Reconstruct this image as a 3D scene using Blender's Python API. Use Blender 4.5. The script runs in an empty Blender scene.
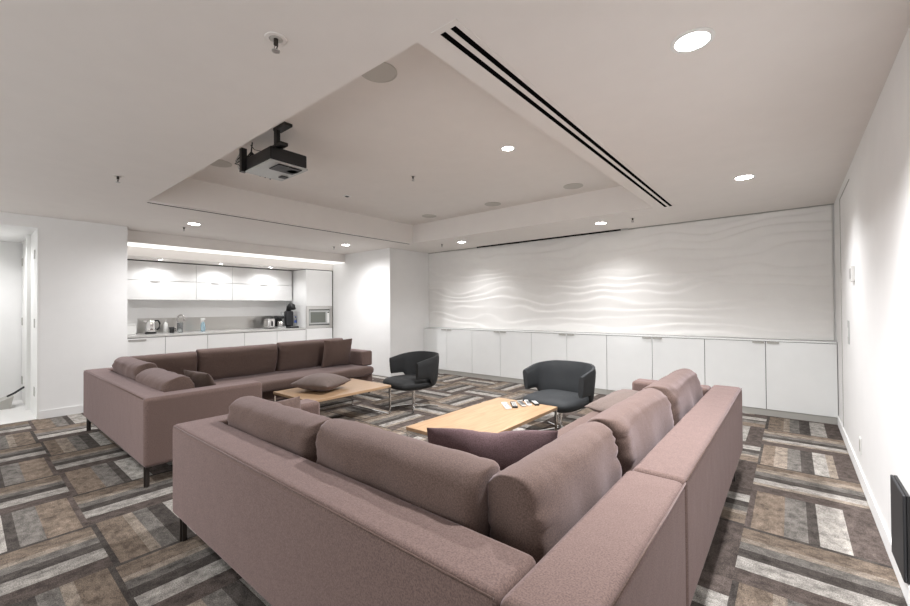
import bpy, bmesh, math, random
from mathutils import Vector, Matrix, noise
random.seed(4)
S = bpy.context.scene
C = S.collection
PI = math.pi

# ------------------------------------------------------------------ camera
yaw, pitch, roll = .6896, .0103, -.0072
f = Vector((-math.sin(yaw)*math.cos(pitch), math.cos(yaw)*math.cos(pitch), math.sin(pitch)))
r0 = Vector((math.cos(yaw), math.sin(yaw), 0)); u0 = r0.cross(f)
c_, s_ = math.cos(roll), math.sin(roll)
r1 = c_*r0 + s_*u0; u1 = -s_*r0 + c_*u0
cd = bpy.data.cameras.new('camera'); cam = bpy.data.objects.new('camera', cd); C.objects.link(cam)
cd.sensor_width = 36; cd.lens = 407.5/910*36; cd.clip_start = .02
cam.matrix_world = Matrix(((r1.x, u1.x, -f.x, 0), (r1.y, u1.y, -f.y, 0), (r1.z, u1.z, -f.z, 1.3), (0, 0, 0, 1)))
S.camera = cam
# ------------------------------------------------------------------ world and exposure
w = bpy.data.worlds.new('world'); S.world = w; w.use_nodes = True
w.node_tree.nodes['Background'].inputs[0].default_value = (.97, .985, 1, 1)
w.node_tree.nodes['Background'].inputs[1].default_value = .9
S.view_settings.view_transform = 'Standard'; S.view_settings.look = 'None'
S.view_settings.gamma = 1; S.view_settings.use_curve_mapping = False
S.view_settings.exposure = 1.22
SPOT = 85      # watts of one ceiling downlight
def spot(name, loc, power, angle=130, blend=.7, rad=.05, parent=None, col=(.985, .985, 1)):
    l = bpy.data.lights.new(name, 'SPOT'); l.energy = power; l.spot_size = math.radians(angle)
    l.spot_blend = blend; l.shadow_soft_size = rad; l.color = col
    o = bpy.data.objects.new(name, l); C.objects.link(o); o.location = loc
    if parent: o.parent = parent; o.matrix_parent_inverse = Matrix.Identity(4); o.location = Vector(loc)-parent.location
    return o

# ------------------------------------------------------------------ materials
def mat(name, col, rough=.6, metal=0, spec=.5, sheen=0, bump=None, emit=None, trans=0, coat=0, var=None):
    m = bpy.data.materials.new(name); m.use_nodes = True; nt = m.node_tree; b = nt.nodes['Principled BSDF']
    b.inputs['Base Color'].default_value = (*col, 1); b.inputs['Roughness'].default_value = rough
    b.inputs['Metallic'].default_value = metal; b.inputs['Specular IOR Level'].default_value = spec
    if sheen:
        b.inputs['Sheen Weight'].default_value = sheen; b.inputs['Sheen Roughness'].default_value = .45
        b.inputs['Sheen Tint'].default_value = (.95, .8, .84, 1)
    if trans: b.inputs['Transmission Weight'].default_value = trans
    if coat: b.inputs['Coat Weight'].default_value = coat; b.inputs['Coat Roughness'].default_value = .08
    if emit: b.inputs['Emission Color'].default_value = (*emit[0], 1); b.inputs['Emission Strength'].default_value = emit[1]
    tc = nt.nodes.new('ShaderNodeTexCoord')
    n = nt.nodes.new('ShaderNodeTexNoise'); nt.links.new(tc.outputs['Object'], n.inputs['Vector'])
    n.inputs['Scale'].default_value = var[0] if var else 6; n.inputs['Detail'].default_value = 4
    k = var[1] if var else .03
    mx = nt.nodes.new('ShaderNodeMix'); mx.data_type = 'RGBA'
    mx.inputs[6].default_value = (*[c*(1-k) for c in col], 1); mx.inputs[7].default_value = (*[min(1, c*(1+k)) for c in col], 1)
    nt.links.new(n.outputs['Fac'], mx.inputs[0]); nt.links.new(mx.outputs[2], b.inputs['Base Color'])
    if bump:
        bn = nt.nodes.new('ShaderNodeTexNoise'); bn.inputs['Scale'].default_value = bump[0]; bn.inputs['Detail'].default_value = 5
        nt.links.new(tc.outputs['Object'], bn.inputs['Vector'])
        bp = nt.nodes.new('ShaderNodeBump'); bp.inputs['Strength'].default_value = bump[1]; bp.inputs['Distance'].default_value = bump[2]
        nt.links.new(bn.outputs['Fac'], bp.inputs['Height']); nt.links.new(bp.outputs[0], b.inputs['Normal'])
    return m
M = {}
M['wall'] = mat('wall paint', (.83, .825, .815), .75, bump=(90, .05, .002))
M['ceil'] = mat('ceiling paint', (.81, .772, .738), .85)
M['wave'] = mat('wave plaster', (.83, .815, .79), .6)
M['gloss'] = mat('white gloss lacquer', (.83, .84, .83), .22, coat=.5)
M['kwhite'] = mat('kitchen lacquer', (.86, .86, .85), .25, coat=.4)
M['kick'] = mat('plinth', (.42, .41, .38), .5)
M['gap'] = mat('shadow gap', (.05, .048, .045), .8)
M['steel'] = mat('brushed steel', (.62, .61, .59), .28, metal=1, bump=(60, .05, .001))
M['chrome'] = mat('chrome', (.72, .71, .70), .14, metal=1)
M['alu'] = mat('satin aluminium', (.55, .54, .53), .4, metal=.8)
M['darkmetal'] = mat('dark bronze metal', (.045, .037, .032), .45, metal=.4)
M['black'] = mat('black plastic', (.012, .012, .013), .4)
M['slot'] = mat('slot black', (.004, .004, .004), .9, spec=0)
M['darkgrey'] = mat('charcoal plastic', (.022, .023, .026), .5)
M['white'] = mat('white plastic', (.82, .82, .8), .4)
M['grille'] = mat('grille grey', (.55, .53, .49), .8, bump=(400, .3, .002))
M['silver'] = mat('silver plastic', (.50, .51, .50), .35, metal=.3)
M['worktop'] = mat('pale stone worktop', (.55, .54, .52), .2)
M['hallfloor'] = mat('pale hall floor', (.8, .79, .77), .4)
M['glass'] = mat('clear glass', (.9, .93, .93), .03, trans=.9)
M['blueglass'] = mat('pale blue liquid plastic', (.55, .75, .85), .1, trans=.7)
M['blue'] = mat('blue label', (.05, .10, .35), .5)
M['lens'] = mat('lamp lens', (1, 1, 1), .5, emit=((1, .98, .95), 14))
M['strip'] = mat('soffit glow', (.9, .9, .9), .5, emit=((1, .985, .96), .45))
M['leather'] = mat('black wool', (.009, .0095, .010), .75, sheen=.0, bump=(260, .3, .003), var=(20, .25))
M['leather2'] = mat('charcoal wool', (.020, .022, .024), .8, bump=(260, .3, .003), var=(9, .35))
M['ovenglass'] = mat('oven glass', (.16, .17, .15), .15)

def fabric(name, col, sheen=.30):
    m = mat(name, col, .95, spec=.1, sheen=sheen)
    nt = m.node_tree; b = nt.nodes['Principled BSDF']; tc = [n for n in nt.nodes if n.type == 'TEX_COORD'][0]
    mp = nt.nodes.new('ShaderNodeMapping'); nt.links.new(tc.outputs['Object'], mp.inputs[0])
    n1 = nt.nodes.new('ShaderNodeTexNoise'); n1.inputs['Scale'].default_value = 230; n1.inputs['Detail'].default_value = 3
    nt.links.new(mp.outputs[0], n1.inputs['Vector'])
    rp = nt.nodes.new('ShaderNodeValToRGB')
    rp.color_ramp.elements[0].position = .32; rp.color_ramp.elements[0].color = (*[c*.72 for c in col], 1)
    rp.color_ramp.elements[1].position = .68; rp.color_ramp.elements[1].color = (*[c*1.28 for c in col], 1)
    nt.links.new(n1.outputs['Fac'], rp.inputs[0]); nt.links.new(rp.outputs[0], b.inputs['Base Color'])
    n2 = nt.nodes.new('ShaderNodeTexNoise'); n2.inputs['Scale'].default_value = 9; n2.inputs['Detail'].default_value = 2
    nt.links.new(tc.outputs['Object'], n2.inputs['Vector'])
    ad = nt.nodes.new('ShaderNodeMath'); ad.operation = 'MULTIPLY_ADD'; ad.inputs[1].default_value = .12
    nt.links.new(n1.outputs['Fac'], ad.inputs[0]); nt.links.new(n2.outputs['Fac'], ad.inputs[2])
    bp = nt.nodes.new('ShaderNodeBump'); bp.inputs['Strength'].default_value = .5; bp.inputs['Distance'].default_value = .006
    nt.links.new(ad.outputs[0], bp.inputs['Height']); nt.links.new(bp.outputs[0], b.inputs['Normal'])
    return m
M['sofa'] = fabric('mauve brown sofa fabric', (.158, .109, .096))
M['cush'] = fabric('brown cushion fabric', (.122, .084, .071))
M['plum'] = fabric('plum pillow fabric', (.115, .074, .078), .25)
M['taupe'] = fabric('taupe pillow fabric', (.15, .118, .104), .25)
M['darkp'] = fabric('dark brown pillow fabric', (.085, .06, .048), .2)

def wood():
    m = mat('light oak', (.60, .40, .21), .38)
    nt = m.node_tree; b = nt.nodes['Principled BSDF']; tc = [n for n in nt.nodes if n.type == 'TEX_COORD'][0]
    mp = nt.nodes.new('ShaderNodeMapping'); mp.inputs['Scale'].default_value = (14, 1.2, 14); nt.links.new(tc.outputs['Object'], mp.inputs[0])
    n1 = nt.nodes.new('ShaderNodeTexNoise'); n1.inputs['Scale'].default_value = 3; n1.inputs['Detail'].default_value = 6; n1.inputs['Distortion'].default_value = .6
    nt.links.new(mp.outputs[0], n1.inputs['Vector'])
    rp = nt.nodes.new('ShaderNodeValToRGB')
    rp.color_ramp.elements[0].position = .3; rp.color_ramp.elements[0].color = (.33, .205, .115, 1)
    rp.color_ramp.elements[1].position = .7; rp.color_ramp.elements[1].color = (.43, .285, .17, 1)
    nt.links.new(n1.outputs['Fac'], rp.inputs[0]); nt.links.new(rp.outputs[0], b.inputs['Base Color'])
    return m
M['wood'] = wood()

def carpet():
    m = bpy.data.materials.new('carpet tiles'); m.use_nodes = True; nt = m.node_tree; b = nt.nodes['Principled BSDF']
    L = nt.links.new
    def mm(op, a, bb=None, c=None):
        n = nt.nodes.new('ShaderNodeMath'); n.operation = op
        for i, x in enumerate((a, bb, c)):
            if x is None: continue
            if isinstance(x, (int, float)): n.inputs[i].default_value = x
            else: L(x, n.inputs[i])
        return n.outputs[0]
    geo = nt.nodes.new('ShaderNodeNewGeometry'); sp = nt.nodes.new('ShaderNodeSeparateXYZ'); L(geo.outputs['Position'], sp.inputs[0])
    X, Y = sp.outputs[0], sp.outputs[1]
    u = mm('DIVIDE', mm('ADD', X, .23), .61); v = mm('DIVIDE', mm('SUBTRACT', Y, .5), .61)
    i, j = mm('FLOOR', u), mm('FLOOR', v); fu, fv = mm('FRACT', u), mm('FRACT', v)
    par = mm('FLOORED_MODULO', mm('ADD', i, j), 2)
    jr = mm('FLOORED_MODULO', j, 2)
    def mix(a, bb, t): return mm('ADD', mm('MULTIPLY', a, mm('SUBTRACT', 1, t)), mm('MULTIPLY', bb, t))
    tx = mix(fv, mm('SUBTRACT', 1, fv), jr)
    t = mix(fu, tx, par)
    s = mix(fv, fu, par)
    cx = nt.nodes.new('ShaderNodeCombineXYZ'); L(i, cx.inputs[0]); L(j, cx.inputs[1])
    wn = nt.nodes.new('ShaderNodeTexWhiteNoise'); L(cx.outputs[0], wn.inputs['Vector'])
    tan, lt, gr, dk, pale, dk2 = (.155, .122, .096), (.22, .185, .152), (.135, .124, .113), (.062, .054, .049), (.28, .262, .240), (.082, .066, .059)
    def ramp(stops):
        rp = nt.nodes.new('ShaderNodeValToRGB'); rp.color_ramp.interpolation = 'CONSTANT'
        e = rp.color_ramp.elements
        e[0].position = 0; e[0].color = (*stops[0][1], 1); e[1].position = stops[1][0]; e[1].color = (*stops[1][1], 1)
        for p, c in stops[2:]:
            q = e.new(p); q.color = (*c, 1)
        L(t, rp.inputs[0]); return rp.outputs[0]
    r1 = ramp([(0, dk), (.04, tan), (.25, lt), (.33, gr), (.46, dk), (.60, pale), (.80, dk2)])
    r2 = ramp([(0, dk), (.03, tan), (.17, lt), (.31, gr), (.45, dk), (.58, pale), (.72, lt), (.80, dk2)])
    r3 = ramp([(0, dk2), (.05, tan), (.30, gr), (.47, dk), (.55, pale), (.76, dk2)])
    def cmix(a, bb, fac):
        n = nt.nodes.new('ShaderNodeMix'); n.data_type = 'RGBA'; L(a, n.inputs[6]); L(bb, n.inputs[7]); L(fac, n.inputs[0]); return n.outputs[2]
    col = cmix(r1, r2, mm('GREATER_THAN', wn.outputs['Value'], .4))
    col = cmix(col, r3, mm('GREATER_THAN', wn.outputs['Value'], .78))
    # dark yarn strip closing the ends of some tiles
    # worn streaky mottling that runs along the stripes
    cb = nt.nodes.new('ShaderNodeCombineXYZ'); L(mm('MULTIPLY', t, 14), cb.inputs[0]); L(mm('MULTIPLY', s, 9.0), cb.inputs[1]); L(mm('MULTIPLY', wn.outputs['Value'], 50), cb.inputs[2])
    n1 = nt.nodes.new('ShaderNodeTexNoise'); n1.inputs['Scale'].default_value = 1; n1.inputs['Detail'].default_value = 5; n1.inputs['Roughness'].default_value = .7; L(cb.outputs[0], n1.inputs['Vector'])
    n2 = nt.nodes.new('ShaderNodeTexNoise'); n2.inputs['Scale'].default_value = 190; n2.inputs['Detail'].default_value = 2; L(geo.outputs['Position'], n2.inputs['Vector'])
    k = mm('MULTIPLY', mm('MAXIMUM', mm('MULTIPLY_ADD', n1.outputs['Fac'], 2.6, -.3), .25), mm('MULTIPLY_ADD', n2.outputs['Fac'], 2.2, -.1))
    k = mm('MULTIPLY', k, mm('MULTIPLY_ADD', wn.outputs['Value'], .4, 1.0))
    vm = nt.nodes.new('ShaderNodeVectorMath'); vm.operation = 'SCALE'; L(col, vm.inputs[0]); L(k, vm.inputs['Scale'])
    L(vm.outputs[0], b.inputs['Base Color']); b.inputs['Roughness'].default_value = .95; b.inputs['Specular IOR Level'].default_value = .1
    bp = nt.nodes.new('ShaderNodeBump'); bp.inputs['Strength'].default_value = .4; bp.inputs['Distance'].default_value = .004
    L(n2.outputs['Fac'], bp.inputs['Height']); L(bp.outputs[0], b.inputs['Normal'])
    return m
M['carpet'] = carpet()

# ------------------------------------------------------------------ helpers
def obj(name, bm, m, parent=None, smooth=False, wn=False):
    me = bpy.data.meshes.new(name); bmesh.ops.recalc_face_normals(bm, faces=bm.faces); bm.to_mesh(me); bm.free()
    me.materials.append(M[m] if isinstance(m, str) else m)
    if smooth:
        for p in me.polygons: p.use_smooth = True
    o = bpy.data.objects.new(name, me); C.objects.link(o)
    if wn:
        md = o.modifiers.new('wn', 'WEIGHTED_NORMAL'); md.weight = 90
    if parent: o.parent = parent
    return o
def tag(o, label, cat, group=None):
    o['label'] = label; o['category'] = cat
    if group: o['group'] = group
    return o
def thing(name, label, cat, loc=(0, 0, 0), rz=0, group=None):
    o = bpy.data.objects.new(name, None); C.objects.link(o); o.location = loc; o.rotation_euler = (0, 0, rz)
    o.empty_display_size = .1
    return tag(o, label, cat, group)
def struct(name, bm, m, parent=None, **k):
    o = obj(name, bm, m, parent, **k)
    if not parent: o['kind'] = 'structure'
    return o
def bx(bm, x0, x1, y0, y1, z0, z1, r=0, seg=3):
    g = bmesh.ops.create_cube(bm, size=1)
    vs = g['verts']
    for v in vs: v.co = Vector(((x0+x1)/2+v.co.x*(x1-x0), (y0+y1)/2+v.co.y*(y1-y0), (z0+z1)/2+v.co.z*(z1-z0)))
    if r:
        es = list({e for v in vs for e in v.link_edges})
        bmesh.ops.bevel(bm, geom=es, offset=r, segments=seg, affect='EDGES', profile=.5)
    return bm
def box(x0, x1, y0, y1, z0, z1, r=0, seg=3): return bx(bmesh.new(), x0, x1, y0, y1, z0, z1, r, seg)
def cyl(bm, x, y, z0, z1, ra, rb=None, n=24, axis=None):
    rb = ra if rb is None else rb
    g = bmesh.ops.create_cone(bm, cap_ends=True, segments=n, radius1=ra, radius2=rb, depth=abs(z1-z0))
    bmesh.ops.translate(bm, verts=g['verts'], vec=(x, y, (z0+z1)/2)); return bm
def lathe(prof, n=28, x=0, y=0, ring=False):
    bm = bmesh.new(); rings = []
    for (r, z) in prof:
        rings.append([bm.verts.new((x+r*math.cos(2*PI*k/n), y+r*math.sin(2*PI*k/n), z)) for k in range(n)])
    for a, b in zip(rings, rings[1:]):
        for k in range(n): bm.faces.new((a[k], a[(k+1) % n], b[(k+1) % n], b[k]))
    if ring:
        a, b = rings[-1], rings[0]
        for k in range(n): bm.faces.new((a[k], a[(k+1) % n], b[(k+1) % n], b[k]))
    else: bm.faces.new(rings[0]); bm.faces.new(rings[-1])
    return bm
def tube(bm, pts, r, n=8):
    pts = [Vector(p) for p in pts]; rings = []
    for i, p in enumerate(pts):
        d = (pts[min(i+1, len(pts)-1)]-pts[max(i-1, 0)]).normalized()
        a = d.cross(Vector((0, 0, 1)))
        if a.length < .05: a = d.cross(Vector((1, 0, 0)))
        a.normalize(); b = d.cross(a)
        rings.append([bm.verts.new(p+r*(math.cos(2*PI*k/n)*a+math.sin(2*PI*k/n)*b)) for k in range(n)])
    for q, s in zip(rings, rings[1:]):
        for k in range(n): bm.faces.new((q[k], q[(k+1) % n], s[(k+1) % n], s[k]))
    bm.faces.new(rings[0]); bm.faces.new(rings[-1]); return bm
def bar(bm, a, b, w, h):
    """rectangular bar from a to b, w across, h high"""
    a, b = Vector(a), Vector(b); d = (b-a).normalized()
    s = d.cross(Vector((0, 0, 1)))
    if s.length < .05: s = Vector((1, 0, 0))
    s.normalize(); t = d.cross(s)
    vs = [bm.verts.new(p+i*s*w/2+j*t*h/2) for p in (a, b) for i, j in ((-1, -1), (1, -1), (1, 1), (-1, 1))]
    for q in ((0, 1, 2, 3), (7, 6, 5, 4), (0, 4, 5, 1), (1, 5, 6, 2), (2, 6, 7, 3), (3, 7, 4, 0)): bm.faces.new([vs[k] for k in q])
    return bm
def cushion(W, H, T, p=5, q=.42, pu=None, qu=None, pinch=0, wr=.006, gather=.008, seed=0, sag=0, n=30, crush=0):
    """stuffed cushion: W along x, H along z, T along y; two sheets meeting at the seam"""
    bm = bmesh.new(); sd = Vector((seed*3.7, seed*1.3, seed*2.1)); sheets = []
    for side in (1, -1):
        g = []
        for a in range(n+1):
            row = []
            for b in range(n+1):
                edge = a in (0, n) or b in (0, n)
                if edge and side == -1: row.append(sheets[0][a][b]); continue
                u = math.sin((a/n*2-1)*PI/2); v = math.sin((b/n*2-1)*PI/2)
                pr = max(0, 1-abs(u)**(pu or p))**(qu or q)*max(0, 1-abs(v)**p)**q
                x = W/2*u*(1-pinch*(1-v*v)); z = H/2*v*(1-pinch*(1-u*u))
                # corners round off a little on boxy cushions
                if pinch == 0 and not pu:
                    k = 1-.04*(abs(u)**6)*(abs(v)**6)*2; x *= k; z *= k
                nz = noise.noise(Vector((x*5, z*5, side*2.0))+sd)
                fold = noise.noise(Vector((v*9, u*1.5, side*5.0))+sd)*abs(u)**5+noise.noise(Vector((u*9, v*1.5, side*7.0))+sd)*abs(v)**5
                y = side*(T/2*pr + (wr*nz*2+gather*fold*2.2)*pr)
                z -= sag*(1-u*u)*(v*.5+.5)
                if crush: 
                    cc = math.exp(-(u/.30)**2)*(max(0, v)**3); z -= crush*H*cc; y += crush*.25*T*cc*side
                row.append(bm.verts.new((x, y, z)))
            g.append(row)
        sheets.append(g)
        for a in range(n):
            for b in range(n):
                try: bm.faces.new((g[a][b], g[a+1][b], g[a+1][b+1], g[a][b+1]))
                except ValueError: pass
    return bm
def place(o, loc, rot=(0, 0, 0)):
    o.location = loc; o.rotation_euler = rot; return o
def poly(bm, pts): bm.faces.new([bm.verts.new(p) for p in pts])

# ------------------------------------------------------------------ room
XR, XL, YF, ZC, YB = .383, -6.925, 6.2, 2.424, -2.6
XP, YP, YK = -5.80, 5.12, 1.433          # chimney breast face, its return, start of the kitchen recess
XK = -8.45                               # kitchen back wall
struct('floor', box(-8.7, XR+.1, YB, YF+.1, -.06, 0), 'carpet')
# ceiling with its raised tray
TX0, TX1, TY0, TY1, TZ = -5.10, -1.209, 1.228, 5.037, 2.744
bm = bmesh.new()
CX0, CX1 = -8.7, XR+.1
for (a, b, c, d) in ((CX0, TX0, YB, YF+.1), (TX1, CX1, YB, YF+.1), (TX0, TX1, YB, TY0), (TX0, TX1, TY1, YF+.1)):
    bx(bm, a, b, c, d, ZC, ZC+.42)
bx(bm, TX0, TX1, TY0, TY1, TZ, ZC+.42)
struct('ceiling', bm, 'ceil')
struct('wall_right', box(XR, XR+.1, YB, YF+.1, 0, ZC), 'wall')
# left partition with the hall opening
DY0, DY1, DH = -.62, .593, 2.283
bm = bmesh.new()
bx(bm, XL-.14, XL, DY1, YK, 0, ZC); bx(bm, XL-.14, XL, YB, DY0, 0, ZC); bx(bm, XL-.14, XL, DY0, DY1, DH, ZC)
struct('wall_left', bm, 'wall')
# hall behind the opening
bm = bmesh.new()
bx(bm, -8.72, XL-.14, DY1+.002, YK-.1, 0, ZC); bx(bm, -8.72, -8.62, DY0-.1, DY1, 0, ZC); bx(bm, -8.62, XL-.14, DY0-.1, DY0, 0, ZC)
bx(bm, -8.62, XL-.14, DY0, DY1, DH, ZC)
struct('wall_hall', bm, 'wall')
o = struct('trim_5', box(-8.62, XL-.02, DY0, DY1, 0, .006), 'hallfloor')
# kitchen recess walls and the return beside the breast
bm = bmesh.new()
bx(bm, XK-.1, XK, YK-.1, YP+.05, 0, ZC)
struct('wall_kitchen', bm, 'wall')
struct('wall_kitchen_end', box(XK, XL-.14, YK-.1, YK, 0, ZC), 'wall')
struct('wall_breast', box(XK-.1, XP, YP, YF+.1, 0, ZC), 'wall')
# soffits stepping down over the kitchen
struct('trim_1', box(XK, -7.2, YK, YP, 2.255, ZC), 'ceil')
struct('trim_2', box(XK, -7.64, YK, YP, 2.108, 2.255), 'ceil')
# far wall: plain below, rippled relief panel above the cupboards
def wave_wall():
    bm = bmesh.new(); nx, nz = 430, 190; z0, z1 = .895, ZC-.012; x0, x1 = XP, XR-.015
    g = []
    for i in range(nx+1):
        x = x0+(x1-x0)*i/nx; row = []
        for j in range(nz+1):
            z = z0+(z1-z0)*j/nz
            nn = noise.noise(Vector((x*.95, z*1.7, 3.1)))*1.25+noise.noise(Vector((x*1.9, z*4.5, 9.4)))*.75
            ph = z/.128+nn+.22*math.sin(x*2.3+z*4.1)
            fr = ph-math.floor(ph)
            prof = fr/.72 if fr < .72 else (1-fr)/.28
            prof = prof*prof*(3-2*prof)
            amp = .0035+.009*(.5+.9*noise.noise(Vector((x*1.5+7, ph*.9, 1.5))))
            row.append(bm.verts.new((x, YF-.012-max(amp, .002)*prof, z)))
        g.append(row)
    for i in range(nx):
        for j in range(nz): bm.faces.new((g[i][j], g[i+1][j], g[i+1][j+1], g[i][j+1]))
    # give the sheet a back and rim
    back = [bm.verts.new((x, YF, z)) for x, z in ((x0, z0), (x1, z0), (x1, z1), (x0, z1))]
    bm.faces.new(back[::-1])
    bm.faces.new([g[i][0] for i in range(nx+1)][::-1]+[back[0], back[1]])
    bm.faces.new([g[i][nz] for i in range(nx+1)]+[back[2], back[3]])
    bm.faces.new([g[0][j] for j in range(nz+1)]+[back[3], back[0]])
    bm.faces.new([g[nx][j] for j in range(nz+1)][::-1]+[back[1], back[2]])
    return bm
struct('wall_far', box(XP, XR, YF, YF+.1, 0, ZC), 'wall')
o = struct('wall_far_relief', wave_wall(), 'wave', smooth=True); 
struct('trim_shadow_line', box(XP, XR, YF-.03, YF, ZC-.008, ZC-.001), 'kick')  # grey strip standing in for the thin shadow line below the ceiling
# skirting boards
struct('baseboard_right', box(XR-.012, XR, YB, 6.02, 0, .10, .003), 'wall')
bm = bmesh.new(); bx(bm, XL, XL+.012, DY1+.0, YK, 0, .10, .003)
struct('baseboard_left', bm, 'wall')
struct('baseboard_breast', box(XP, XP+.012, YP, 6.02, 0, .10, .003), 'wall')
# flush door outline on the right wall
bm = bmesh.new(); bx(bm, XR-.004, XR, 5.49, 5.50, .1, 2.335); bx(bm, XR-.004, XR, 4.66, 5.49, 2.328, 2.335)
d = struct('door_1', bm, 'kick')
# jamb lining of the hall opening, with second frame further in and hinges
dr = bpy.data.objects.new('door_2', None); C.objects.link(dr); dr.location = (XL, DY1, 0); dr['kind'] = 'structure'
def chl(name, bm, m, par, **k):
    o = obj(name, bm, m, None, **k); o.parent = par; o.matrix_parent_inverse = par.matrix_basis.inverted() if False else Matrix.Translation(-par.location) if par.rotation_euler.z == 0 else Matrix.Identity(4)
    return o
chl('frame', bx(box(-7.66, XL+.004, DY1-.014, DY1-.0005, .006, DH-.001), -8.6, -7.78, DY1-.03, DY1-.0005, .006, DH-.001), 'white', dr)
chl('frame', box(-7.78, -7.66, DY1-.05, DY1-.0005, .006, DH-.001), 'white', dr)
for z in (1.99, 1.14, .30):
    chl('hinge', box(-7.24, -7.15, DY1-.02, DY1-.013, z-.055, z+.055, .002), 'kick', dr)
    chl('hinge', box(-8.57, -8.45, DY1-.038, DY1-.029, z-.055, z+.055, .002), 'kick', dr)

# ------------------------------------------------------------------ feature wall cupboards
XB = [-5.80+.6180*i for i in range(11)]
for k in range(5):
    x0, x1 = XB[2*k], XB[2*k+2]
    nm = ['at the far left end beside the white wall corner', 'second from the left, behind the gap between the two chairs',
          'in the middle of the row, behind the right-hand black chair', 'second from the right, behind the sofa arm', 'at the right end beside the right wall'][k]
    t = thing('storage_cupboard', 'low white gloss two-door cupboard '+nm, 'cupboard', ((x0+x1)/2, 6.1, 0), group='white cupboards along the wave wall')
    chl('carcass', box(x0+.001, x1-.001, 6.042, 6.186, .075, .874), 'gap', t)
    chl('plinth', box(x0+.001, x1-.001, 6.03, 6.18, 0, .074), 'kick', t)
    for s in (0, 1):
        a = x0+.618*s; hx = x0+.618+(-.014 if s == 0 else .014)
        d = chl('door', box(a+.003, a+.615, 6.02, 6.040, .078, .870, .001, 1), 'gloss', t)
        sx = -1 if s == 0 else 1
        h = chl('handle', box(min(hx, hx+sx*.11), max(hx, hx+sx*.11), 6.004, 6.030, .850, .8725), 'kick', t)
        h.parent = d; h.matrix_parent_inverse = Matrix.Identity(4)
t = tag(obj('cupboard_top', box(XP+.001, XR-.002, 6.016, 6.186, .8755, .892, .001, 1), 'gloss'), 'thin white top running over the row of low cupboards', 'cupboard top')

# ------------------------------------------------------------------ kitchen
FX = -7.64
names = ['dishwasher front with a grey tab handle', 'cupboard below the soap dispenser', 'cupboard below the spray bottle', 'cupboard in the bare middle stretch of worktop', 'cupboard below the coffee machines']
yb = [1.45, 2.06, 2.665, 3.27, 3.875, 4.48]
for k in range(5):
    a, b = yb[k], yb[k+1]
    t = thing('base_cabinet', 'white kitchen base '+names[k], 'cabinet', (-7.9, (a+b)/2, 0), group='kitchen base cabinets')
    chl('body', box(XK+.01, FX-.021, a+.001, b-.001, 0, .868), 'gap', t)
    d = chl('door', box(FX-.019, FX, a+.003, b-.003, .1, .862, .001, 1), 'kwhite', t)
    if k == 0:
        h = chl('handle', box(FX+.0005, FX+.014, a+.14, a+.36, .822, .846, .001, 1), 'alu', t)
tag(obj('kitchen_worktop', box(XK+.001, FX+.01, YK+.004, 4.478, .870, .900, .002, 1), 'worktop'), 'long pale worktop running along the kitchen recess', 'worktop')
tag(obj('splashback', box(XK+.001, XK+.012, 1.88, 4.478, .901, 1.15), 'steel'), 'brushed steel splashback strip behind the worktop', 'splashback')
UX = -8.15
yu = [1.45, 2.66, 3.27, 4.46]
un = ['wide one at the left end', 'narrow one in the middle', 'wide one beside the tall oven unit']
for k in range(3):
    a, b = yu[k], yu[k+1]
    t = thing('wall_cabinet', 'white upper kitchen wall cabinet with two flap doors, '+un[k], 'cabinet', (-8.3, (a+b)/2, 1.46), group='kitchen wall cabinets')
    chl('body', box(XK+.005, UX-.021, a+.001, b-.001, 1.462, 2.090), 'kwhite', t)
    chl('gap_strip', box(XK+.005, UX-.001, a+.001, b-.001, 2.091, 2.106), 'gap', t)
    for z0, z1 in ((1.46, 1.772), (1.782, 2.088)):
        d = chl('flap_door', box(UX-.019, UX, a+.003, b-.003, z0, z1, .001, 1), 'kwhite', t)
    chl('handle', box(UX+.0005, UX+.014, (a+b)/2-.07, (a+b)/2+.07, 1.757, 1.768), 'alu', t)
# tall unit with the built-in oven
t = thing('tall_cabinet', 'tall white kitchen unit at the right end holding the microwave', 'cabinet', (-8.0, 4.8, 0))
TA, TB = 4.49, 5.10
chl('body', bx(bx(bx(box(XK+.005, FX-.021, TA, TA+.018, 0, 2.095), XK+.005, FX-.021, TB-.018, TB, 0, 2.095), XK+.005, FX-.021, TA+.018, TB-.018, 0, .875), XK+.005, FX-.021, TA+.018, TB-.018, 1.345, 2.095), 'kwhite', t)
chl('gap_strip', box(XK+.005, FX-.001, TA, TB, 2.096, 2.107), 'gap', t)
chl('edge_strip', box(XK+.3, FX, TB+.002, TB+.016, 0, 2.107), 'gap', t)
chl('door', box(FX-.019, FX, TA, TB-.002, 1.345, 2.092, .001, 1), 'kwhite', t)
chl('door', box(FX-.019, FX, TA, TB-.002, .1, .880, .001, 1), 'kwhite', t)
t = thing('microwave_oven', 'built-in steel microwave in the tall kitchen unit', 'microwave', (-7.8, 4.8, .9))
bm = box(FX-.35, FX-.02, TA+.02, TB-.02, .90, 1.33)
chl('casing', bm, 'darkgrey', t)
bm = bmesh.new(); bx(bm, FX-.019, FX+.002, TA, TB-.002, 1.275, 1.342); bx(bm, FX-.019, FX+.002, TA, TB-.002, .885, .945)
bx(bm, FX-.019, FX+.002, TA, TA+.055, .945, 1.275); bx(bm, FX-.019, FX+.002, TB-.057, TB-.002, .945, 1.275)
chl('frame', bm, 'steel', t)
d = chl('door', box(FX-.018, FX+.006, TA+.065, TB-.065, .965, 1.255, .003), 'silver', t)
w_ = chl('window', box(FX+.0062, FX+.008, TA+.09, TB-.17, 1.0, 1.22), 'ovenglass', t)
chl('control_panel', box(FX+.0062, FX+.009, TB-.13, TB-.08, .99, 1.235), 'white', t)
chl('display', box(FX+.0092, FX+.0105, TB-.125, TB-.085, 1.2, 1.225), 'black', t)

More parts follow.
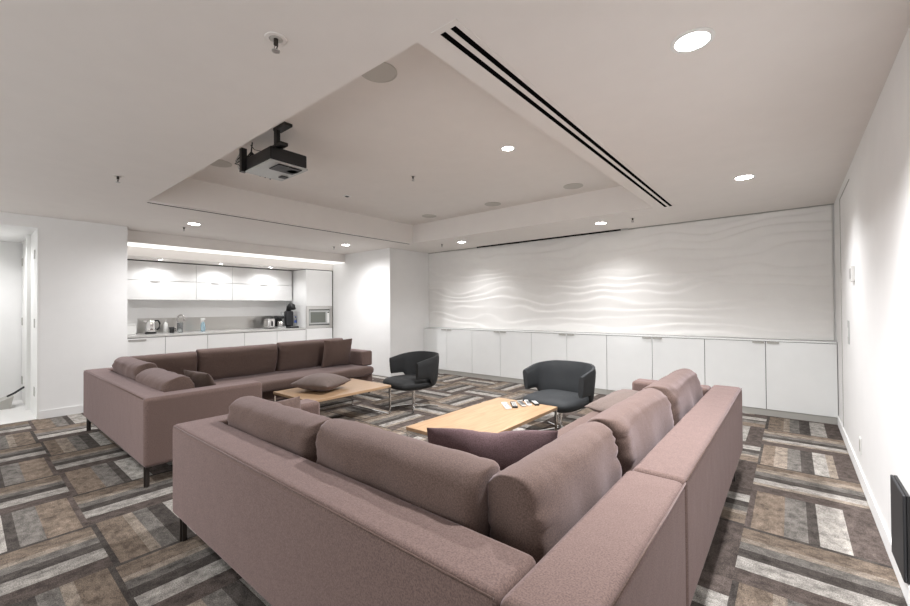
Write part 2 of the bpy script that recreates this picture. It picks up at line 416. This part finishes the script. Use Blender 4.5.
t = thing('soffit_glow_panel', 'long glowing panel added under the soffit in front of the kitchen cabinets', 'strip light', (-7.42, (YK+YP)/2, 2.2549))
chl('diffuser', box(-7.632, -7.215, YK+.002, YP-.002, 2.249, 2.2545), 'strip', t)  # emissive panel added to make the soffit underside a bright band
# things on the worktop
WZ = .9003
def kettle(x, y):
    t = thing('electric_kettle', 'shiny steel electric kettle with black handle on the left of the worktop', 'kettle', (x, y, WZ))
    chl('base', cyl(bmesh.new(), x, y, WZ, WZ+.025, .078), 'black', t)
    chl('jug', lathe([(.072, WZ+.026), (.078, WZ+.05), (.070, WZ+.16), (.056, WZ+.215), (.03, WZ+.228), (.01, WZ+.232)], x=x, y=y), 'chrome', t, smooth=True)
    chl('handle', tube(bmesh.new(), [(x, y+.055, WZ+.21), (x, y+.10, WZ+.215), (x, y+.125, WZ+.17), (x, y+.115, WZ+.09), (x, y+.07, WZ+.05)], .013), 'black', t, smooth=True)
    chl('spout', bar(bmesh.new(), (x, y-.05, WZ+.19), (x, y-.092, WZ+.215), .03, .025), 'chrome', t)
kettle(-8.1, 1.98)
t = thing('storage_box', 'small white box at the left end of the worktop', 'box', (-8.1, 1.66, WZ))
chl('body', box(-8.2, -8.02, 1.56, 1.77, WZ, WZ+.155, .01), 'white', t); chl('lid', box(-8.205, -8.015, 1.555, 1.775, WZ+.156, WZ+.17, .004), 'white', t)
t = thing('soap_dispenser', 'white pump soap dispenser beside the kettle', 'dispenser', (-8.15, 2.2, WZ))
chl('bottle', lathe([(.03, WZ), (.032, WZ+.14), (.022, WZ+.165), (.010, WZ+.185)], x=-8.15, y=2.2), 'white', t, smooth=True)
chl('pump', tube(bmesh.new(), [(-8.15, 2.2, WZ+.18), (-8.15, 2.2, WZ+.215), (-8.11, 2.2, WZ+.218)], .007), 'white', t)
t = thing('mug', 'small black mug beside the soap dispenser', 'mug', (-8.1, 2.265, WZ))
chl('cup', lathe([(.033, WZ), (.038, WZ+.095), (.034, WZ+.095), (.030, WZ+.01)], x=-8.1, y=2.275), 'black', t, smooth=True)
chl('handle', tube(bmesh.new(), [(-8.1, 2.308, WZ+.075), (-8.1, 2.333, WZ+.065), (-8.1, 2.333, WZ+.035), (-8.1, 2.308, WZ+.025)], .006), 'black', t)
t = thing('kitchen_tap', 'tall steel kitchen tap left of the blue spray bottle', 'tap', (-8.3, 2.42, WZ))
chl('base', cyl(bmesh.new(), -8.3, 2.42, WZ, WZ+.03, .03), 'chrome', t)
chl('spout', tube(bmesh.new(), [(-8.3, 2.42, WZ+.03)]+[(-8.3+.0+.07*(1-math.cos(a)), 2.42+.03*(1-math.cos(a)), WZ+.24+.06*math.sin(a)) for a in [k*PI/8 for k in range(9)]]+[(-8.16, 2.48, WZ+.20)], .014), 'chrome', t, smooth=True)
chl('lever', bar(bmesh.new(), (-8.3, 2.42, WZ+.05), (-8.3, 2.35, WZ+.09), .014, .01), 'chrome', t)
t = thing('glass_jar', 'clear glass cylinder beside the kitchen tap', 'jar', (-8.05, 2.40, WZ))
chl('jar', lathe([(.045, WZ), (.045, WZ+.18), (.042, WZ+.18), (.042, WZ+.008)], x=-8.05, y=2.38), 'glass', t, smooth=True)
chl('rim', lathe([(.0455, WZ+.17), (.0465, WZ+.175), (.0455, WZ+.18), (.0452, WZ+.178)], x=-8.05, y=2.38, ring=True), 'chrome', t, smooth=True)
t = thing('spray_bottle', 'pale blue spray bottle standing on the worktop', 'bottle', (-8.1, 2.75, WZ))
chl('bottle', lathe([(.036, WZ), (.038, WZ+.11), (.025, WZ+.155), (.013, WZ+.175)], x=-8.1, y=2.75), 'blueglass', t, smooth=True)
chl('trigger', bx(box(-8.115, -8.085, 2.715, 2.785, WZ+.205, WZ+.235, .006), -8.107, -8.093, 2.742, 2.758, WZ+.175, WZ+.205), 'white', t)
chl('lever', bar(bmesh.new(), (-8.1, 2.728, WZ+.205), (-8.1, 2.715, WZ+.165), .012, .008), 'white', t)
t = thing('toaster', 'small steel toaster with a dark slot end', 'toaster', (-8.05, 3.93, WZ))
chl('body', box(-8.18, -7.95, 3.86, 4.0, WZ+.01, WZ+.2, .03), 'chrome', t, smooth=True, wn=True)
chl('lever', box(-7.949, -7.935, 3.917, 3.943, WZ+.05, WZ+.15, .003), 'black', t)
chl('foot', box(-8.17, -7.96, 3.87, 3.99, WZ, WZ+.009), 'black', t)
t = thing('coffee_maker', 'black and steel filter coffee machine between toaster and espresso machine', 'coffee machine', (-8.05, 4.14, WZ))
chl('base', box(-8.16, -7.95, 4.05, 4.22, WZ, WZ+.03, .006), 'silver', t)
chl('tower', box(-8.16, -8.09, 4.06, 4.21, WZ+.031, WZ+.19, .01), 'black', t)
chl('head', box(-8.155, -7.97, 4.06, 4.21, WZ+.191, WZ+.245, .015), 'black', t)
chl('carafe', lathe([(.045, WZ+.031), (.062, WZ+.07), (.055, WZ+.125), (.035, WZ+.155)], x=-8.02, y=4.135), 'chrome', t, smooth=True)
t = thing('espresso_machine', 'tall black capsule espresso machine near the tall unit', 'coffee machine', (-8.0, 4.35, WZ))
chl('base', box(-8.12, -7.80, 4.245, 4.42, WZ, WZ+.035, .01), 'black', t)
bm = bmesh.new(); bx(bm, -8.11, -7.99, 4.255, 4.415, WZ+.036, WZ+.35, .03)
chl('body', bm, 'darkgrey', t, smooth=True, wn=True)
chl('head', tube(bmesh.new(), [(-8.07, 4.335, WZ+.34), (-8.03, 4.335, WZ+.43), (-7.97, 4.335, WZ+.47), (-7.90, 4.335, WZ+.45), (-7.87, 4.335, WZ+.38)], .05, 12), 'black', t, smooth=True)
chl('water_tank', box(-8.20, -8.121, 4.232, 4.29, WZ+.02, WZ+.33, .01), 'glass', t)
chl('drip_grid', box(-7.95, -7.82, 4.265, 4.405, WZ+.036, WZ+.042), 'chrome', t)
t = thing('water_bottle', 'clear bottle with blue label beside the tall unit', 'bottle', (-7.86, 4.415, WZ))
chl('bottle', lathe([(.024, WZ), (.025, WZ+.15), (.016, WZ+.19), (.012, WZ+.215)], x=-8.0, y=4.452), 'glass', t, smooth=True)
t.location = (-8.0, 4.452, WZ)
for ch in t.children: ch.matrix_parent_inverse = Matrix.Translation(-t.location)
chl('label_band', lathe([(.0252, WZ+.10), (.0262, WZ+.10), (.0262, WZ+.15), (.0252, WZ+.15)], x=-8.0, y=4.452, ring=True), 'blue', t)
chl('cap', cyl(bmesh.new(), -8.0, 4.452, WZ+.215, WZ+.235, .014), 'blue', t)

# dustpan in the hall
t = thing('dustpan', 'grey long-handled dustpan standing on the pale hall floor', 'dustpan', (-8.1, .34, .006))
bm = bmesh.new()
pts = [(-8.25, .12, .007), (-7.95, .12, .007), (-7.95, .42, .007), (-8.25, .42, .007)]
lo = [bm.verts.new(p) for p in pts]; hi = [bm.verts.new((p[0], p[1]+(.0 if i < 2 else .03), .03 if i < 2 else .16)) for i, p in enumerate(pts)]
bm.faces.new(lo); 
for a in range(4): bm.faces.new((lo[a], lo[(a+1) % 4], hi[(a+1) % 4], hi[a]))
bm.faces.new(hi)
chl('pan', bm, 'kick', t)
chl('handle', tube(bmesh.new(), [(-8.1, .40, .15), (-8.15, .47, .18), (-8.2, .56, .24)], .014), 'darkgrey', t)

# ------------------------------------------------------------------ sofas
def leg(x, y, par, w=.034, d=.014):
    chl('leg', bx(box(x-w/2, x+w/2, y-d/2, y+d/2, 0, .149), x-d/2, x+d/2, y-w/2, y+w/2, 0, .1489), 'darkmetal', par)
def piping(par, pts): chl('piping', tube(bmesh.new(), pts, .0032, 6), 'cush', par, smooth=True)
def bulge(bm, y=None): return bm
def uph(name, x0, x1, y0, y1, z0, z1, par, r=.03, m='sofa', puff=0):
    bm = box(x0, x1, y0, y1, z0, z1, r, 4)
    return chl(name, bm, m, par, smooth=True, wn=True)
def seat_c(name, x0, x1, y0, y1, z0, z1, par, seed=0, m='cush'):
    bm = cushion(x1-x0, y1-y0, z1-z0, p=14, q=.33, wr=.004, gather=.006, seed=seed, n=34)
    bmesh.ops.rotate(bm, verts=bm.verts, cent=(0, 0, 0), matrix=Matrix.Rotation(-PI/2, 3, 'X'))
    bmesh.ops.translate(bm, verts=bm.verts, vec=((x0+x1)/2, (y0+y1)/2, (z0+z1)/2))
    return chl(name, bm, m, par, smooth=True)
HB = .655
def prism(name, pts, z0, z1, par, r=.03, m='sofa'):
    bm = bmesh.new(); vs = [bm.verts.new((x, y, z0)) for x, y in pts]; fc = bm.faces.new(vs)
    g = bmesh.ops.extrude_face_region(bm, geom=[fc]); up = [v for v in g['geom'] if isinstance(v, bmesh.types.BMVert)]
    bmesh.ops.translate(bm, verts=up, vec=(0, 0, z1-z0))
    bmesh.ops.bevel(bm, geom=list(bm.edges), offset=r, segments=4, affect='EDGES', profile=.5)
    return chl(name, bm, m, par, smooth=True, wn=True)
A = thing('corner_sofa', 'large mauve-brown L-shaped sofa in the foreground with its back to the camera', 'sofa', (-1.5, .86, 0), group=None)
prism('back_panel', [(-2.70, .755), (-.512, .755), (-.512, .965), (-2.53, .965), (-2.53, 1.60), (-2.70, 1.60)], .15, HB, A)
uph('back_panel', -.515, -.305, .755, 1.698, .15, HB+.001, A)
uph('back_panel', -.505, -.305, 1.702, 3.93, .15, HB, A)
uph('armrest', -1.09, -.507, 3.74, 3.93, .42, .645, A)
uph('seat_base', -2.528, -1.25, .967, 1.72, .15, .30, A, .015)
uph('seat_base', -1.248, -.507, .967, 3.93, .15, .30, A, .015)
seat_c('seat_cushion', -2.525, -1.33, .967, 1.78, .295, .43, A, 1)
seat_c('seat_cushion', -1.32, -.510, .967, 3.93, .295, .43, A, 2)
piping(A, [(-2.66, .757, HB-.006), (-1.5, .757, HB-.006), (-.52, .757, HB-.006)])
piping(A, [(-.307, .80, HB-.006), (-.307, 1.69, HB-.006)])
piping(A, [(-.307, 1.71, HB-.006), (-.307, 3.89, HB-.006)])
for x, y in ((-2.655, .80), (-.35, 3.64), (-.35, .80), (-2.62, 1.55), (-1.2, 3.85)): leg(x, y, A)
chl('under_frame', bx(bx(box(-2.64, -.36, .80, .84, .135, .15), -.38, -.34, .84, 3.85, .135, .15), -1.2, -1.16, 1.0, 3.85, .135, .15), 'darkmetal', A)
def back_c(par, x, y, z, W, H, T, rz, tilt, seed, label=None, name='back_cushion', m='cush', **k):
    bm = cushion(W, H, T, seed=seed, **k)
    o = obj(name, bm, m, None, smooth=True)
    o.rotation_mode = 'XYZ'
    mw = Matrix.Translation((x, y, z)) @ Matrix.Rotation(rz, 4, 'Z') @ Matrix.Rotation(tilt, 4, 'X')
    o.data.transform(mw)
    if par: o.parent = par; o.matrix_parent_inverse = Matrix.Translation(-par.location)
    return o
K = dict(p=4.5, q=.42, pu=24, qu=.30, wr=.007, gather=.011)
back_c(A, -2.09, 1.085, .595, .85, .37, .22, 0, .16, 11, **K)
back_c(A, -1.175, 1.085, .605, .88, .39, .22, 0, .16, 12, **K)
back_c(A, -.640, 1.395, .605, .73, .39, .20, -PI/2, .14, 13, **K)
back_c(A, -.640, 2.25, .605, .88, .39, .21, -PI/2, .16, 14, **K)
back_c(A, -.640, 3.215, .605, .94, .39, .22, -PI/2, .16, 15, **K)

B = thing('corner_sofa', 'mauve-brown L-shaped sofa further back on the left, facing the kitchen corner', 'sofa', (-5.0, 1.5, 0))
prism('back_panel', [(-5.90, .84), (-3.60, .84), (-3.60, 1.70), (-3.80, 1.70), (-3.80, 1.03), (-5.70, 1.03), (-5.70, 4.03), (-5.90, 4.03)], .15, HB, B)
uph('armrest', -5.698, -4.97, 3.85, 4.03, .42, .645, B)
uph('seat_base', -4.97, -3.802, 1.032, 1.72, .15, .30, B, .015)
uph('seat_base', -5.698, -4.972, 1.032, 4.03, .15, .30, B, .015)
seat_c('seat_cushion', -4.795, -3.805, 1.034, 1.78, .295, .43, B, 6)
seat_c('seat_cushion', -5.695, -4.80, 1.034, 4.02, .295, .43, B, 7)
piping(B, [(-5.86, .842, HB-.006), (-3.64, .842, HB-.006)])
for x, y in ((-3.66, .87), (-5.85, .88), (-5.85, 3.98), (-5.0, 3.98), (-3.65, 1.65)): leg(x, y, B)
chl('under_frame', bx(bx(box(-5.86, -3.64, .86, .90, .135, .15), -5.86, -5.82, .9, 3.95, .135, .15), -5.0, -4.96, 1.1, 3.95, .135, .15), 'darkmetal', B)
back_c(B, -5.52, 1.455, .605, .66, .38, .22, PI/2, .22, 21, **K)
back_c(B, -5.52, 2.28, .615, .97, .40, .22, PI/2, .22, 22, **K)
back_c(B, -5.52, 3.31, .620, 1.05, .42, .22, PI/2, .22, 23, **K)
back_c(B, -5.11, 1.13, .605, .92, .38, .2, 0, .16, 24, **K)
back_c(B, -4.20, 1.14, .575, .80, .36, .24, 0, .30, 25, **K)

def pillow(label, x, y, z, W, H, T, rz, tilt, seed, m, ry=0, crush=0, pinch=.045):
    bm = cushion(W, H, T, p=2.2, q=.55, pinch=pinch, wr=.008, gather=.02, seed=seed, crush=crush, n=32)
    o = obj('throw_pillow', bm, m, None, smooth=True)
    mw = Matrix.Translation((x, y, z)) @ Matrix.Rotation(rz, 4, 'Z') @ Matrix.Rotation(tilt, 4, 'X') @ Matrix.Rotation(ry, 4, 'Y')
    o.matrix_world = mw
    return tag(o, label, 'pillow')
pillow('plum throw pillow with a dented top edge in the corner of the foreground sofa', -1.06, 1.54, .555, .58, .42, .17, .58, .25, 31, 'plum', crush=.05, pinch=.02)
pillow('flat taupe throw pillow lying on the far seat of the foreground sofa', -1.05, 3.47, .50, .50, .46, .14, -.5, -1.32, 32, 'taupe')
pillow('brown throw pillow leaning on the left arm of the foreground sofa', -2.46, 1.23, .55, .38, .36, .19, PI/2-.05, -.30, 33, 'cush')
pillow('dark brown throw pillow behind the slumped cushion of the far sofa', -4.1, 1.40, .58, .46, .36, .15, .1, .42, 34, 'darkp')
pillow('square brown throw pillow standing upright at the far arm of the far sofa', -5.24, 3.58, .63, .46, .42, .15, PI/2-.1, .22, 35, 'cush')
pillow('brown throw pillow lying flat on the left coffee table', -4.17, 2.64, .452, .50, .46, .19, .35, PI/2, 36, 'taupe')

# ------------------------------------------------------------------ coffee tables
def coffee_table(label, x0, x1, y0, y1, h=.36):
    t = thing('coffee_table', label, 'table', ((x0+x1)/2, (y0+y1)/2, 0), group='oak coffee tables on steel loops')
    chl('tabletop', box(x0, x1, y0, y1, h-.028, h, .002, 1), 'wood', t)
    for y in (y0+.012, y1-.012):
        bm = bmesh.new(); a, b = x0+.012, x1-.012
        bx(bm, a-.01, a+.01, y-.008, y+.008, 0, h-.029); bx(bm, b-.01, b+.01, y-.008, y+.008, 0, h-.029)
        bx(bm, a+.01, b-.01, y-.008, y+.008, 0, .014); bx(bm, a+.01, b-.01, y-.008, y+.008, h-.043, h-.029)
        chl('leg_loop', bm, 'chrome', t)
    return t
coffee_table('low oak coffee table on the left with a brown pillow lying on it', -4.53, -3.76, 2.25, 3.33)
coffee_table('low oak coffee table on the right with remote controls on it', -2.36, -1.70, 2.24, 3.56)
# remotes
def remote(label, x, y, rz, L=.17, W=.05, m='silver', z=.3603, group='remote controls on the right coffee table'):
    t = thing('remote_control', label, 'remote control', (x, y, z), rz, group)
    o = obj('body', box(-W/2, W/2, -L/2, L/2, 0, .018, .005), m, t, smooth=True, wn=True)
    bm = bmesh.new()
    for i in range(3):
        for j in range(6): bx(bm, -W*.3+i*W*.3-.005, -W*.3+i*W*.3+.005, -L*.38+j*L*.13-.005, -L*.38+j*L*.13+.005, .0182, .021)
    o = obj('buttons', bm, 'white' if m == 'black' else 'black', t); o['kind'] = 'stuff'
remote('white remote control, leftmost of the cluster', -2.08, 3.27, .75, .22, .055, 'white')
remote('black remote control lying second from the left in the cluster', -2.045, 3.35, .66, .20, .05, 'black')
remote('grey remote control in the middle of the cluster', -2.01, 3.43, .78, .20, .045, 'silver')
remote('white slim remote control, fourth from the left in the cluster', -1.975, 3.49, .70, .19, .04, 'white')
remote('short black remote control, rightmost of the cluster', -1.92, 3.53, .80, .15, .045, 'black')


# ------------------------------------------------------------------ swivel chairs
def chair(label, x, y, rz, m):
    t = thing('swivel_chair', label, 'chair', (x, y, 0), rz, 'black swivel tub chairs')
    # seat: rounded slab, front is +y
    bm = cushion(.59, .58, .15, p=4, q=.45, wr=.002, gather=.0, seed=3, n=26)
    bmesh.ops.rotate(bm, verts=bm.verts, cent=(0, 0, 0), matrix=Matrix.Rotation(-PI/2, 3, 'X'))
    for v in bm.verts:
        k = 1-.10*(abs(v.co.x)/.28)**2*(abs(v.co.y)/.27)**2; v.co.x *= k; v.co.y *= k
        v.co.z += .332; v.co.y += .07
    obj('seat', bm, m, t, smooth=True)
    # wrap-around back shell
    n, nz = 44, 8; hw, yb, yf = .308, -.27, .15
    path = []
    for i in range(n+1):
        s = i/n*2-1
        a = s*1.75
        if abs(a) < 1.15: th = a/1.15*PI/2; px = hw*math.sin(th); py = -.02+(yb+.02)*math.cos(th)
        else: px = hw*math.copysign(1, a)*(1+.02*(abs(a)-1.15)); py = -.02+(abs(a)-1.15)/.6*(yf+.02)
        path.append((px, py, abs(s)))
    bm = bmesh.new(); G = []
    for side in (0, 1):
        g = []
        for i, (px, py, s) in enumerate(path):
            a = path[max(i-1, 0)]; b = path[min(i+1, n)]
            d = Vector((b[0]-a[0], b[1]-a[1], 0)).normalized(); nr = Vector((d.y, -d.x, 0))
            top = .698-.078*max(0, (s-.25)/.75)**1.3
            e = min(1, max(0, (s-.52)/.14)); e = e*e*(3-2*e)
            bot = .325+(.437-.345)*e
            row = []
            for j in range(nz+1):
                q = j/nz; z = bot+(top-bot)*q
                lean = 1+.10*(z-.35)/.33
                th = .026*(1-.5*abs(2*q-1)**6)
                off = th if side else -th
                row.append(bm.verts.new((px*lean+nr.x*off, py*lean+nr.y*off, z)))
            g.append(row)
        G.append(g)
    for i in range(n):
        for j in range(nz):
            for g in G: bm.faces.new((g[i][j], g[i+1][j], g[i+1][j+1], g[i][j+1]))
        for j in (0, nz): bm.faces.new((G[0][i][j], G[0][i+1][j], G[1][i+1][j], G[1][i][j]))
    for i in (0, n):
        for j in range(nz): bm.faces.new((G[0][i][j], G[0][i][j+1], G[1][i][j+1], G[1][i][j]))
    o = obj('backrest', bm, m, t, smooth=True); md = o.modifiers.new('es', 'EDGE_SPLIT'); md.split_angle = 1.0
    obj('column', cyl(cyl(bmesh.new(), 0, 0, .03, .30, .022), 0, 0, .28, .305, .09), 'chrome', t)
    for k in range(4):
        a = k*PI/2+PI/4-rz*0+.2; l = bmesh.new()
        c, s = math.cos(a), math.sin(a)
        vs = []
        for (rr, hh, ww) in ((.0, .045, .03), (.32, .012, .018)):
            for sx, zz in ((-1, .001 if rr else .012), (1, .001 if rr else .012), (1, hh), (-1, hh)):
                vs.append(l.verts.new((c*rr-s*ww/2*sx, s*rr+c*ww/2*sx, zz)))
        for q in ((0, 1, 2, 3), (7, 6, 5, 4), (0, 4, 5, 1), (1, 5, 6, 2), (2, 6, 7, 3), (3, 7, 4, 0)): l.faces.new([vs[j] for j in q])
        obj('foot_spoke', l, 'chrome', t)
chair('black wool swivel tub chair on the left, beside the far coffee table end', -3.82, 3.77, PI-.22, 'leather')
chair('charcoal swivel tub chair on the right, behind the table with the remotes', -1.87, 3.98, PI-.12, 'leather2')

# ------------------------------------------------------------------ ceiling fittings
def downlight(x, y, z=ZC, R=.065, power=None, label='', ang=165, blend=1, group='recessed ceiling downlights'):
    t = thing('downlight', label, 'light', (x, y, z), group=group)
    obj('trim_ring', lathe([(R, -.001), (R+.018, -.001), (R+.018, -.004), (R, -.006)], ring=True), 'white', t)
    obj('lens', cyl(bmesh.new(), 0, 0, -.0045, -.001, R), 'lens', t)
    l = spot('lamp', (x, y, z-.03), power or SPOT, ang, blend, .05, t)
for x, y, pw, lb in ((-.31, 1.97, 120, 'big bright round downlight near the right wall, closest to the camera'), (-.305, 4.37, 44, 'round downlight near the right wall, further from the camera'),
              (-6.05, 1.95, 60, 'round downlight in front of the kitchen recess, nearer its left end'), (-6.10, 4.35, 60, 'round downlight in front of the kitchen recess, nearer the oven end'),
              (-4.37, 5.49, 32, 'round downlight before the wave wall, on the left'), (-1.97, 5.50, 32, 'round downlight before the wave wall, on the right')):
    downlight(x, y, label=lb, power=pw, ang=165 if pw > 50 and x < -1 else 128)
downlight(-1.97, 3.16, TZ, label='round downlight shining in the raised ceiling tray', R=.05, power=235, ang=155)
for y, lb in ((2.05, 'small downlight under the kitchen soffit, left'), (2.96, 'small downlight under the kitchen soffit, middle'), (3.86, 'small downlight under the kitchen soffit, right')):
    downlight(-7.86, y, 2.1075, 0.03, 7, lb, 160, .6, 'kitchen soffit downlights')
downlight(-7.75, .1, DH, label='unseen round downlight added to light the hall beyond the opening', power=26)  # unseen lamp, added because the hall came out dark
downlight(-3.2, -.45, label='unseen round downlight added at the open end of the room as fill light', power=50)  # out-of-view lamp added as fill for the near end

def speaker(x, y, label, z=TZ, R=.115):
    t = thing('ceiling_speaker', label, 'speaker', (x, y, z), group='round ceiling speakers in the tray')
    obj('rim', lathe([(R-.008, -.001), (R, -.001), (R, -.005), (R-.008, -.006)], 40, ring=True), 'grille', t)
    obj('grille', cyl(bmesh.new(), 0, 0, -.0045, -.001, R-.009, n=40), 'grille', t)
for x, y, lb in ((-1.93, 1.62, 'round ceiling speaker at the near edge of the tray, partly cut by it'), (-4.35, 1.62, 'round ceiling speaker left of the projector'),
              (-4.39, 4.70, 'leftmost of the three round speakers at the far edge of the tray'), (-3.21, 4.74, 'middle of the three round speakers at the far edge of the tray'),
              (-2.0, 4.67, 'rightmost of the three round speakers at the far edge of the tray')): speaker(x, y, lb)
def sprinkler(x, y, label, z=ZC, s=1):
    t = thing('fire_sprinkler', label, 'sprinkler', (x, y, z), group='ceiling sprinklers')
    obj('escutcheon', lathe([(.026, -.001), (.044*s, -.001), (.042*s, -.004), (.027, -.005)], ring=True), 'ceil', t)
    obj('recess', cyl(bmesh.new(), 0, 0, -.0035, -.001, .0255), 'grille', t)
    obj('head', tube(tube(cyl(bmesh.new(), 0, 0, -.028, -.0036, .009), [(-.009, 0, -.024), (-.014, 0, -.038), (0, 0, -.052)], .0025), [(.009, 0, -.024), (.014, 0, -.038), (0, 0, -.052)], .0025), 'darkmetal', t)
    obj('deflector', cyl(bmesh.new(), 0, 0, -.056, -.052, .016), 'alu', t)
for x, y, lb in ((-1.64, .83, 'sprinkler head above the foreground, right of the projector and nearest the camera'), (-4.355, .837, 'sprinkler head on the lower ceiling left of the projector'),
              (-6.40, 1.94, 'sprinkler head in front of the kitchen soffit, left end'), (-6.425, 4.33, 'sprinkler head in front of the kitchen soffit, right end'),
              (-4.77, 5.43, 'sprinkler head near the wave wall, far left'), (-1.55, 5.46, 'sprinkler head near the wave wall, beside the slot diffuser end')): sprinkler(x, y, lb)
sprinkler(-3.186, 3.154, 'sprinkler head hanging in the middle of the ceiling tray', TZ, .9)
t = thing('smoke_detector', 'small square sensor plate in the ceiling tray beyond the projector', 'sensor', (-4.40, 3.163, TZ))
obj('plate', box(-.045, .045, -.045, .045, -.005, -.001), 'white', t); obj('sensor', box(-.02, .02, -.02, .02, -.012, -.0052), 'darkgrey', t)

def diffuser(label, p0, p1, w, slots, frame=True):
    """linear slot diffuser let into the ceiling between two points"""
    (x0, y0), (x1, y1) = p0, p1; L = math.hypot(x1-x0, y1-y0)
    t = thing('slot_diffuser', label, 'air diffuser', ((x0+x1)/2, (y0+y1)/2, ZC), math.atan2(y1-y0, x1-x0), 'linear slot diffusers')
    obj('frame', box(-L/2-.03, L/2+.03, -w/2, w/2, -.003, -.0005), 'ceil', t)
    for s in slots: obj('slot', box(-L/2, L/2, s-.013, s+.013, -.0045, -.0032), 'slot', t)
diffuser('long double-slot black air diffuser beside the right edge of the tray', (-1.058, 1.25), (-1.055, 5.08), .13, (-.027, .027))
diffuser('thin slot diffuser along the left edge of the tray', (-5.19, 1.24), (-5.19, 5.04), .07, (.0,))
t = thing('slot_diffuser', 'slot diffuser close to the top of the wave wall', 'air diffuser', (-3.2, 6.10, ZC), group='linear slot diffusers')
chl('frame', box(-4.68, -1.68, 6.055, 6.145, ZC-.004, ZC-.0005), 'ceil', t); chl('slot', box(-4.50, -1.90, 6.10, 6.13, ZC-.022, ZC-.0045), 'slot', t)
chl('end_cap', box(-1.899, -1.80, 6.10, 6.13, ZC-.022, ZC-.0045), 'alu', t)

# projector
t = thing('ceiling_projector', 'black and silver projector hanging from the ceiling tray', 'projector', (-3.33, 1.68, TZ))
chl('body', box(-3.54, -3.11, 1.53, 1.84, 2.468, 2.575, .012), 'black', t, smooth=True, wn=True)
chl('base_plate', box(-3.545, -3.105, 1.525, 1.845, 2.45, 2.466, .003), 'silver', t)
chl('lens', lathe([(.045, 2.44), (.055, 2.449), (.03, 2.449), (.03, 2.442)], x=-3.2, y=1.76), 'black', t)
bm = bmesh.new(); bx(bm, -3.28, -3.12, 1.60, 1.80, 2.440, 2.4495, .003); chl('lamp_cover', bm, 'black', t)
bm = bmesh.new(); bx(bm, -3.44, -3.38, 1.76, 1.82, 2.441, 2.4495, .002); chl('vent', bm, 'darkgrey', t)
bm = bmesh.new(); bx(bm, -3.18, -3.135, 1.59, 1.62, 2.60, 2.735); bx(bm, -3.26, -3.04, 1.575, 1.635, 2.576, 2.60); bx(bm, -3.18, -3.0, 1.585, 1.65, 2.722, 2.7435)
chl('mount', bm, 'black', t)
bm = bmesh.new()
random.seed(2)
for k in range(6):
    y0 = 1.54+.05*k
    tube(bm, [(-3.545, y0, 2.50), (-3.60-.01*k, y0, 2.48), (-3.63, y0-.01, 2.55), (-3.60, 1.60, 2.66), (-3.58, 1.60, 2.74)], .006, 6)
chl('cables', bm, 'black', t, smooth=True)
for q in range(4): chl('cable', tube(bmesh.new(), [(-3.62-.012*q, 1.52+.03*q, 2.64), (-3.655-.01*q, 1.50, 2.58-.01*q), (-3.64, 1.51+.02*q, 2.50+.01*q), (-3.57, 1.52, 2.49+.02*q)], .005, 6), 'black' if q % 2 else 'silver', t)
chl('cable_bracket', box(-3.60, -3.555, 1.50, 1.545, 2.46, 2.66, .002), 'black', t)
bm = tube(bmesh.new(), [(-3.50, 1.55, 2.68), (-3.45, 1.56, 2.63), (-3.36, 1.58, 2.60), (-3.27, 1.60, 2.59)], .003, 6)
chl('cable', bm, 'black', t)

# ------------------------------------------------------------------ right wall fittings
t = thing('thermostat', 'small white wall thermostat with grey screen on the right wall', 'thermostat', (XR, 4.45, 1.49))
chl('housing', box(XR-.022, XR-.0005, 4.39, 4.50, 1.48, 1.60, .003), 'white', t)
chl('screen', box(XR-.024, XR-.0225, 4.40, 4.49, 1.50, 1.58), 'alu', t)
t = thing('wall_plate', 'tall pale grey switch plate below the thermostat', 'switch', (XR, 4.88, .95))
chl('plate', box(XR-.006, XR-.0005, 4.83, 4.93, .957, 1.16, .002), 'silver', t)
chl('rocker', box(XR-.009, XR-.0062, 4.86, 4.90, 1.02, 1.10, .001, 1), 'white', t)
t = thing('power_outlet', 'white power outlet low on the right wall', 'outlet', (XR, 4.2, .2))
chl('plate', box(XR-.006, XR-.0005, 4.17, 4.245, .205, .32, .002), 'white', t)
chl('socket', box(XR-.008, XR-.0062, 4.19, 4.225, .22, .305, .001, 1), 'kick', t)
t = thing('wall_panel', 'dark charcoal flat panel fixed low on the right wall', 'wall panel', (XR, 2.7, .11))
chl('front_panel', box(.359, .370, 2.575, 2.86, .105, .478, .004), 'darkgrey', t)
chl('casing', box(.3705, .3825, 2.575, 2.86, .105, .478, .002), 'black', t)
